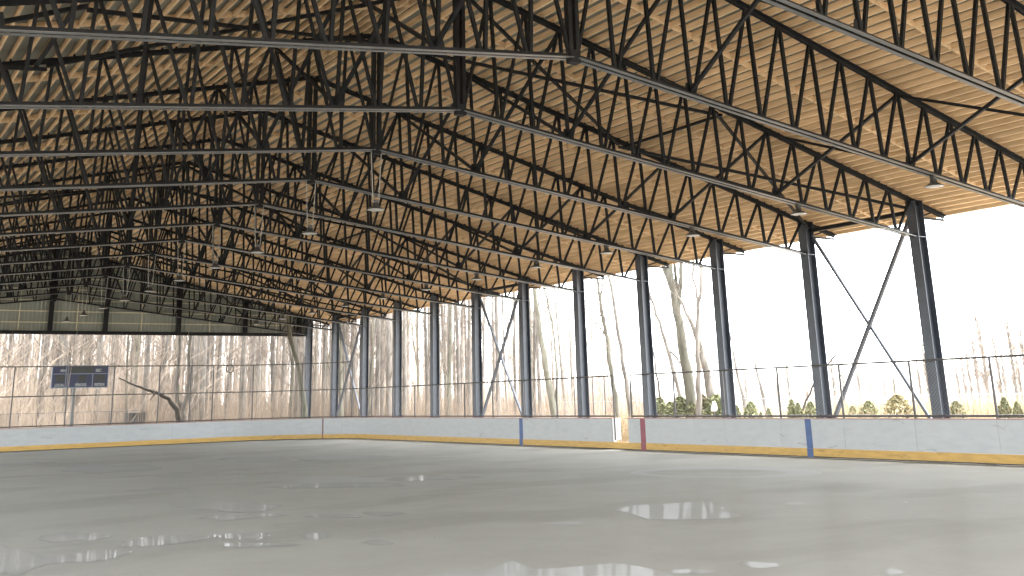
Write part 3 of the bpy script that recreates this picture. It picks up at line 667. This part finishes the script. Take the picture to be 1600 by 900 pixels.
rel(MB().box(p[0]-.5, p[0]+.6, p[1]-.05, p[1]+.65, 1.552, 1.60), e).build('lid', 'cabinet_grey', e)
# white bag beyond the boards
b_ = P3(1113, 640, 43.5); mb = MB()
prof = [(0, 0), (.10, .01), (.125, .08), (.11, .18), (.09, .26), (.07, .33), (.03, .38), (0, .39)]
mb.lathe(prof, (0, 0, 0), 14)
mb.v = [(x+.09*z+.012*math.sin(9*z+4*x), y+.01*math.sin(21*z+7*x), z) for x, y, z in mb.v]
bag = mb.build('plastic_bag', 'white', None, True)
stump = MB().tube([(b_[0], b_[1], -.02), (b_[0]+.01, b_[1], .5), (b_[0], b_[1], 1.13)], [.05, .045, .045], 8).build('stake', 'trunkA')
tag(stump, 'short wooden stake holding up a white bag among the cedars', 'stake')
bag.location = (b_[0], b_[1], 1.13)
tag(bag, 'white plastic bag standing out against the green cedars', 'bag')
# ------------------------------------------------------------------ vegetation
RN = random.Random(5)
def branchlets(mb, p, d, L, r, depth, rn, bend=.25):
    # a tapering crooked shoot with side shoots
    n = 4 if depth else 3; pts = [Vector(p)]; dd = Vector(d).normalized()
    for i in range(n):
        dd = (dd + Vector((rn.uniform(-bend, bend), rn.uniform(-bend, bend), rn.uniform(-bend*.3, bend)))).normalized()
        pts.append(pts[-1]+dd*(L/n))
    mb.tube(pts, [r*(1-.75*i/n) for i in range(n+1)], 4 if depth > 1 else 3, False)
    if depth:
        for k in range(5 if depth > 1 else 4):
            t = rn.uniform(.2, 1); i = min(int(t*n), n-1); q = pts[i].lerp(pts[i+1], t*n-i)
            a = rn.uniform(0, 6.28); s = Vector((math.cos(a), math.sin(a), rn.uniform(-.1, .9)))
            branchlets(mb, q, (dd*.7+s*.8), L*rn.uniform(.35, .6), max(r*.45, .006), depth-1, rn, bend)
def tree_proto(seed, H, r0, kind):
    rn = random.Random(seed); e = empty(kind, (0, 0, 0))
    tr = MB(); n = 9; lean = Vector((rn.uniform(-.03, .03), rn.uniform(-.03, .03)))
    pts = []; ph = rn.uniform(0, 6.28)
    for i in range(n+1):
        t = i/n; pts.append(Vector((lean.x*H*t+.13*math.sin(ph+5*t), lean.y*H*t+.13*math.cos(ph*2+4*t), -.1+H*t)))
    rad = [r0*(1.25 if i == 0 else 1)*(1-.82*i/n) for i in range(n+1)]
    tr.tube(pts, rad, 8, False)
    fk = rn.random() < .45
    if fk:                                            # a second leader
        i = rn.choice((2, 3)); a = rn.uniform(0, 6.28); q = pts[i]; ps = [q]
        for k in range(1, 6): ps.append(q+Vector((math.cos(a)*.42*k**.8, math.sin(a)*.42*k**.8, H*.1*k)))
        tr.tube(ps, [rad[i]*.7*(1-.16*k) for k in range(6)], 6, False)
    tr.build('trunk', rn.choice(('trunkA', 'trunkA', 'trunkB')), e, True)
    cr = MB()
    for k in range(int(22+H*.75)):
        t = rn.uniform(.07, .97)**.85; i = min(int(t*n), n-1); q = pts[i].lerp(pts[i+1], t*n-i)
        a = rn.uniform(0, 6.28); up = rn.uniform(.55, 1.6)
        L = rn.uniform(.9, 2.6)*(1.15-.5*t)
        branchlets(cr, q, (math.cos(a), math.sin(a), up), L, rn.uniform(.012, .03), 2, rn)
    cr.build('crown', 'twig', e)
    return e
protos = [tree_proto(20+i, RN.uniform(13, 21), RN.uniform(.09, .18), 'bare_tree') for i in range(9)]
used = set()
def place(k, d, px, sc=1.0, lb=None, grp='bare trees of the wood', rz=None):
    a = az(px); e = protos[k] if k not in used else copy_tree(protos[k]); used.add(k)
    e.location = (d*math.sin(a), d*math.cos(a), -.05); e.rotation_euler = (0, 0, RN.uniform(0, 6.28) if rz is None else rz)
    s = sc*RN.uniform(.85, 1.15); e.scale = (s, s, s*RN.uniform(.95, 1.25))
    tag(e, lb or 'slender leafless tree in the crowded wood behind the far end', 'tree', grp)
    return e
FL = 'slender leafless tree in the crowded wood behind the far end'
FM = 'leafless tree seen in the gaps between the middle columns'
for i in range(165):                                  # dense wood behind the end
    px = RN.uniform(-150, 500); d = RN.uniform(68, 118)
    place(RN.randrange(9), d, px, lb=FL, grp='bare trees behind the far end')
for i in range(66):
    px = RN.uniform(500, 760); d = RN.uniform(62, 112)
    place(RN.randrange(9), d, px, lb=FM, grp='bare trees behind the middle columns')
for px, d, s in ((775, 70, 1), (792, 88, .9), (806, 76, .8), (828, 84, 1), (835, 62, 1.1), (848, 66, 1.2), (862, 90, .8), (880, 78, .8), (893, 95, .7), (918, 92, .6), (772, 96, 1), (815, 104, .9)):
    place(RN.randrange(9), d, px, s, 'leafless tree in the thinning row left of the gate', 'bare trees left of the gate')
# trees that can be told apart
def special(name, lb, stems, mt_='trunkA', twigs=10, seed=1, tl=1.6):
    rn = random.Random(seed); base = P3(*stems[0][0][0][:2], stems[0][1])
    e = empty(name, (base[0], base[1], 0)); tag(e, lb, 'tree')
    tr = MB(); cr = MB()
    for pts, d, w in stems:
        P_ = [Vector(P3(x, y, d)) for x, y in pts]
        n = len(P_); rad = [w[0]+(w[1]-w[0])*i/(n-1) for i in range(n)]
        # subdivide with slight wobble
        Q = []; RR = []
        for i in range(n-1):
            for k in range(3):
                t = k/3; q = P_[i].lerp(P_[i+1], t)
                if i or k: q = q+Vector((rn.uniform(-.04, .04), rn.uniform(-.04, .04), 0))
                Q.append(q); RR.append((rad[i]*(1-t)+rad[i+1]*t)*rn.uniform(.93, 1.07))
        Q.append(P_[-1]); RR.append(rad[-1])
        tr.tube(Q, RR, 8, False)
        for k in range(twigs):
            i = rn.randrange(len(Q)//3, len(Q)); a = rn.uniform(0, 6.28)
            branchlets(cr, Q[i], (math.cos(a), math.sin(a), rn.uniform(.4, 1.5)), rn.uniform(.4, 1)*tl, .014, 2, rn)
    rel(tr, e).build('trunk', mt_, e, True); rel(cr, e).build('crown', 'twig', e)
    return e
special('large_tree', 'largest pale trunk right of the gate, splitting into several limbs high up', [
    ([(1081, 690), (1076, 600), (1071, 540), (1067, 490), (1060, 440), (1056, 400), (1054, 350), (1050, 280)], 46, (.27, .09)),
    ([(1067, 490), (1075, 450), (1079, 410), (1083, 370), (1090, 300)], 46, (.13, .05)),
    ([(1060, 455), (1050, 425), (1046, 395), (1040, 340), (1030, 280)], 46, (.12, .05)),
    ([(1066, 500), (1068, 450), (1066, 400), (1070, 330)], 46.2, (.1, .05))], 'trunkB', 12, 3)
special('slanting_tree', 'thin trunk leaning left beside the largest pale trunk', [
    ([(1073, 690), (1062, 620), (1050, 560), (1041, 520), (1030, 480), (1020, 450), (1010, 410), (1000, 360)], 50, (.12, .03)),
    ([(1048, 548), (1056, 556), (1066, 570)], 50, (.06, .05))], 'trunkA', 7, 4)
special('twin_tree', 'two pale trunks crossing right of the largest trunk, one leaning left', [
    ([(1124, 690), (1116, 645), (1109, 610), (1103, 570), (1096, 535), (1084, 500), (1072, 470)], 45, (.26, .05)),
    ([(1086, 690), (1091, 620), (1094, 575), (1096, 530), (1101, 480), (1108, 440), (1110, 400), (1112, 340)], 44, (.13, .05)),
    ([(1102, 480), (1096, 440), (1098, 410), (1095, 360)], 44, (.06, .03))], 'trunkA', 9, 5)
special('slender_tree', 'slender trunk rising through the gate opening on its left side, with a low fork', [
    ([(968, 690), (961, 620), (956, 570), (951, 520), (946, 480), (941, 445), (936, 400), (930, 340)], 52, (.13, .05)),
    ([(950, 515), (944, 470), (950, 440), (954, 400)], 52, (.07, .03)),
    ([(948, 525), (940, 510), (932, 505)], 52, (.04, .02))], 'trunkB', 7, 6)
special('slender_tree', 'slender trunk just right of the gate opening, leaning left', [
    ([(985, 690), (982, 630), (977, 580), (972, 530), (968, 490), (963, 450), (958, 410), (950, 350)], 50, (.13, .05))], 'trunkA', 6, 7)
special('thin_tree', 'thin dark trunk between the gate and the largest pale trunk', [
    ([(1034, 690), (1031, 620), (1027, 585), (1023, 520)], 60, (.09, .04))], 'darkbark', 3, 8)
special('split_tree', 'pale double trunk showing just left of the seventh column gap', [
    ([(872, 690), (862, 620), (853, 570), (847, 520), (842, 470), (836, 400)], 58, (.22, .09)),
    ([(866, 640), (872, 580), (868, 520), (860, 470), (850, 420)], 58, (.09, .04))], 'trunkB', 10, 9)
special('curved_tree', 'dark bare trunk arching over to the left above the end boards', [
    ([(288, 690), (284, 664), (277, 640), (262, 624), (245, 616), (225, 610), (205, 604), (182, 595)], 63, (.17, .03)),
    ([(243, 615), (238, 620), (234, 627)], 63, (.05, .02))], 'darkbark', 1, 10, .6)
special('forked_tree', 'short thick forked trunk beside the arching dark tree', [
    ([(291, 690), (289, 650), (283, 636), (277, 626), (274, 600), (276, 560), (270, 500)], 64.5, (.17, .08)),
    ([(286, 640), (292, 620), (293, 590), (291, 550), (296, 500), (300, 440)], 64.5, (.15, .07))], 'trunkA', 6, 11)
special('mossy_tree', 'mossy trunk leaning left behind the far corner column', [
    ([(480, 700), (476, 640), (470, 600), (462, 570), (454, 545), (448, 520), (444, 490)], 62, (.17, .10))], 'trunkB', 6, 12)
special('fallen_tree', 'thin dead stem leaning far to the right behind the big cross brace', [
    ([(1240, 660), (1258, 625), (1276, 595), (1300, 568), (1320, 551), (1340, 535)], 48, (.06, .02))], 'darkbark', 2, 13, .5)
special('slender_tree', 'faint pale sapling standing right of the ninth visible column', [
    ([(1166, 690), (1160, 620), (1154, 580), (1150, 545), (1143, 500)], 62, (.13, .03))], 'trunkA', 6, 14)
special('slender_tree', 'pale narrow tree standing in the open gap left of the near blue line', [
    ([(1196, 690), (1192, 620), (1186, 590), (1183, 550)], 64, (.16, .03))], 'trunkA', 8, 15)
# young columnar trees on the right horizon
def young(seed, H):
    rn = random.Random(seed); e = empty('young_poplar', (0, 0, 0))
    MB().tube([(0, 0, -.1), (.05, 0, H*.5), (0, .05, H)], [.09, .06, .015], 6, False).build('trunk', 'trunkA', e)
    cr = MB()
    for k in range(46):
        z = H*rn.uniform(.15, .95); a = rn.uniform(0, 6.28)
        branchlets(cr, (0, 0, z), (math.cos(a)*.35, math.sin(a)*.35, 1.3), rn.uniform(.7, 1.5), .034, 1, rn, .12)
    cr.build('crown', 'farwood', e); return e
yp = [young(40+i, 5.5) for i in range(3)]; yu = set()
for px, d, s in ((1165, 118, 1.1), (1214, 130, .9), (1232, 122, 1.3), (1290, 118, .9), (1303, 112, 1.25), (1318, 118, 1.2), (1342, 110, 1.15), (1382, 120, 1.05), (1397, 110, .95), (1437, 110, 1.2), (1449, 100, 1.5), (1456, 112, 1.2),
                 (1497, 108, 1.1), (1507, 104, 1.25), (1516, 110, 1.3), (1528, 100, 1.5), (1541, 90, 1.9), (1562, 96, 1.5), (1570, 104, 1.2), (1586, 88, 1.75), (1593, 96, 1.3), (1606, 92, 1.6), (1475, 115, 1.1), (1260, 125, 1.0), (1360, 126, .9), (1620, 100, 1.2)):
    k = RN.randrange(3); e = yp[k] if k not in yu else copy_tree(yp[k]); yu.add(k)
    a = az(px); e.location = (d*math.sin(a), d*math.cos(a), 0); e.rotation_euler = (0, 0, RN.uniform(0, 6)); e.scale = (s*.9, s*.9, s*.68)
    tag(e, 'small pale leafless poplar on the horizon beyond the right boards', 'tree', 'young poplars on the right horizon')

# row of small cedars
def leafblob(cr, H, W, n, rn):
    for k in range(n):
        t = rn.random()**.8; z = H*(.03+.95*t); rr = W/2*((1-t)**.5*.95+.06)*(.75+.35*math.sin(9*t+k % 5))
        a = rn.uniform(0, 6.28); q = rn.random()**.45
        c = Vector((rr*q*math.cos(a), rr*q*math.sin(a), z)); s = rn.uniform(.016, .036)
        d1 = Vector((rn.uniform(-1, 1), rn.uniform(-1, 1), rn.uniform(.2, 1.6))).normalized()*s*1.6
        d2 = d1.cross(Vector((rn.uniform(-1, 1), rn.uniform(-1, 1), rn.uniform(-1, 1)))).normalized()*s*.55
        b = len(cr.v); cr.v += [tuple(c-d1-d2), tuple(c-d1+d2), tuple(c+d1+d2*.3), tuple(c+d1-d2*.3)]; cr.f.append((b, b+1, b+2, b+3))
def cedar(seed, mt_):
    rn = random.Random(seed); e = empty('small_cedar', (0, 0, 0))
    MB().tube([(0, 0, -.05), (0, .02, .5), (0, 0, .9)], [.03, .02, .008], 6).build('trunk', 'darkbark', e)
    cr = MB()
    leafblob(cr, 1.0, .5, 4600, rn); b0 = len(cr.v)
    for q in range(3):
        m2 = MB(); leafblob(m2, rn.uniform(.6, .85), .3, 1300, rn); a = rn.uniform(0, 6.28); b = len(cr.v)
        cr.v += [(x+.13*math.cos(a), y+.13*math.sin(a), z) for x, y, z in m2.v]; cr.f += [tuple(i+b for i in f) for f in m2.f]
    cr.build('foliage', mt_, e); return e
cp = [cedar(60, 'cedar'), cedar(61, 'cedar'), cedar(62, 'cedar'), cedar(63, 'cedar_brown')]; cu_ = set()
CD = [(1030,35.7,1.68,.75,0),(1047,35.0,1.51,.65,1),(1062,34.4,1.71,.95,2),(1080,33.7,1.5,.5,0),(1097,33.0,1.77,.6,3),(1119,32.2,1.76,.9,1),(1150,31.1,1.32,.42,2),(1174,30.3,1.46,.62,0),(1190,29.8,1.07,.25,1),(1201,29.4,1.21,.3,2),(1235,28.2,1.51,.45,0),(1247,27.9,1.39,.42,1),(1266,27.3,1.43,.55,2),(1330,25.4,1.25,.45,1),(1355,24.7,1.42,.66,0),(1400,23.5,1.6,1.1,3),(1490,21.3,1.38,.62,2),(1568,19.6,1.46,.42,0),(1585,19.2,1.34,.36,1),(1610,18.6,1.4,.5,2)]
for px, y, h, w, k in CD:
    e = cp[k] if k not in cu_ else copy_tree(cp[k]); cu_.add(k)
    e.location = (31, y, 0); e.rotation_euler = (0, 0, RN.uniform(0, 6)); w *= 1.75 if y > 32 else 1.4; e.scale = (w/.5, w/.5, h)
    if k == 3: lb = 'tall browned cedar with yellowish foliage near the white bag' if px < 1200 else 'widest cedar, pale and browned, inside the big cross brace'
    else: lb = 'small green cedar in the row beyond the right boards'
    tag(e, lb, 'shrub', 'row of small cedars' if k != 3 else None)

# brush, reeds and far woods: masses nobody could count
def sticks(name, n, region, hr, mt_, seed, tilt=.5, r=.012, lb='', cat=''):
    rn = random.Random(seed); mb = MB()
    for k in range(n):
        px = rn.uniform(region[0], region[1]); d = rn.uniform(region[2], region[3]); a = az(px)
        x, y = d*math.sin(a), d*math.cos(a); h = hr[0]+(hr[1]-hr[0])*rn.random()**2.2
        t = rn.gauss(0, tilt); q = rn.uniform(0, 6.28)
        p1 = Vector((x+math.cos(q)*t*h*.55, y+math.sin(q)*t*h*.55, h*.55)); p2 = Vector((x+math.cos(q)*t*h*1.25, y+math.sin(q)*t*h*1.25, h*rn.uniform(.8, 1)))
        mb.tube([(x, y, -.05), p1, p2], [r, r*.7, r*.3], 3, False)
    o_ = mb.build(name, mt_); tag(o_, lb, cat, kind='stuff'); return o_
sticks('undergrowth', 15000, (-150, 560, 64, 112), (.8, 4.5), 'brush', 1, .22, .013, 'tangled pinkish brown undergrowth filling the wood behind the end fence', 'undergrowth')
sticks('undergrowth', 3000, (-150, 300, 64, 100), (2, 9), 'brush', 8, .5, .016, 'slanting pale branches crisscrossing the wood above the scoreboard', 'undergrowth')
sticks('undergrowth', 9000, (540, 1010, 58, 105), (.6, 3.6), 'brush', 2, .25, .013, 'dry undergrowth below the trees behind the middle columns', 'undergrowth')
sticks('undergrowth', 2600, (1000, 1660, 60, 110), (.5, 2.1), 'brush', 6, .5, .014, 'sparse dry brush along the horizon beyond the cedars', 'undergrowth')
sticks('dry_grass', 15000, (1280, 1680, 36, 62), (.7, 1.6), 'reed', 3, .3, .009, 'pale straw coloured tall grass beyond the right boards', 'grass')
sticks('dry_grass', 7000, (940, 1290, 40, 66), (.4, 1.3), 'reed', 4, .3, .009, 'shorter straw coloured grass behind the cedars near the gate', 'grass')
rn = random.Random(77); mb = MB()
for k in range(9000):
    px = rn.uniform(900, 1040); d = 31+34*rn.random()**1.3; a = az(px)
    if d*math.sin(a) < XR+1.5: continue
    c = Vector((d*math.sin(a), d*math.cos(a), rn.random()**3*.9+.005)); t = rn.uniform(.02, .05)
    d1 = Vector((rn.uniform(-1, 1), rn.uniform(-1, 1), rn.uniform(-.6, .6))).normalized()*t; d2 = d1.cross(Vector((rn.uniform(-1, 1), rn.uniform(-1, 1), rn.uniform(-1, 1)))).normalized()*t*.7
    b = len(mb.v); mb.v += [tuple(c-d1), tuple(c-d2), tuple(c+d1), tuple(c+d2)]; mb.f.append((b, b+1, b+2, b+3))
M['russet'] = mat('russet_leaves', (.16, .065, .03), .9, 0, 0, .8, col2=(.30, .17, .08))
tag(mb.build('fallen_leaves', 'russet'), 'russet fallen leaves and low weeds outside the open gate', 'leaves', kind='stuff')
# far-off wood: a great many thin stems reading as one mass
rn = random.Random(9); mb = MB()
for k in range(1900):
    px = rn.uniform(-250, 640) if k < 1600 else rn.uniform(640, 960); d = rn.uniform(112, 210); a = az(px); x, y = d*math.sin(a), d*math.cos(a); h = rn.uniform(9, 22)
    l = rn.gauss(0, .035); l2 = rn.gauss(0, .035); r = .035+.13*rn.random()**2
    mb.tube([(x, y, -.1), (x+l*h*.5, y+l2*h*.5, h*.5), (x+l*h, y+l2*h, h)], [r, r*.7, r*.2], 4, False)
    for q in range(3):
        z = rn.uniform(.1, .8)*h; aa = rn.uniform(0, 6.28); L = rn.uniform(1, 3.2)
        mb.tube([(x+l*z, y+l2*z, z), (x+l*z+math.cos(aa)*L*.5, y+l2*z+math.sin(aa)*L*.5, z+L*.8)], [.03, .01], 3, False)
tag(mb.build('far_wood', 'farwood'), 'distant leafless wood reading as one pale mass behind the trees', 'wood', kind='stuff')
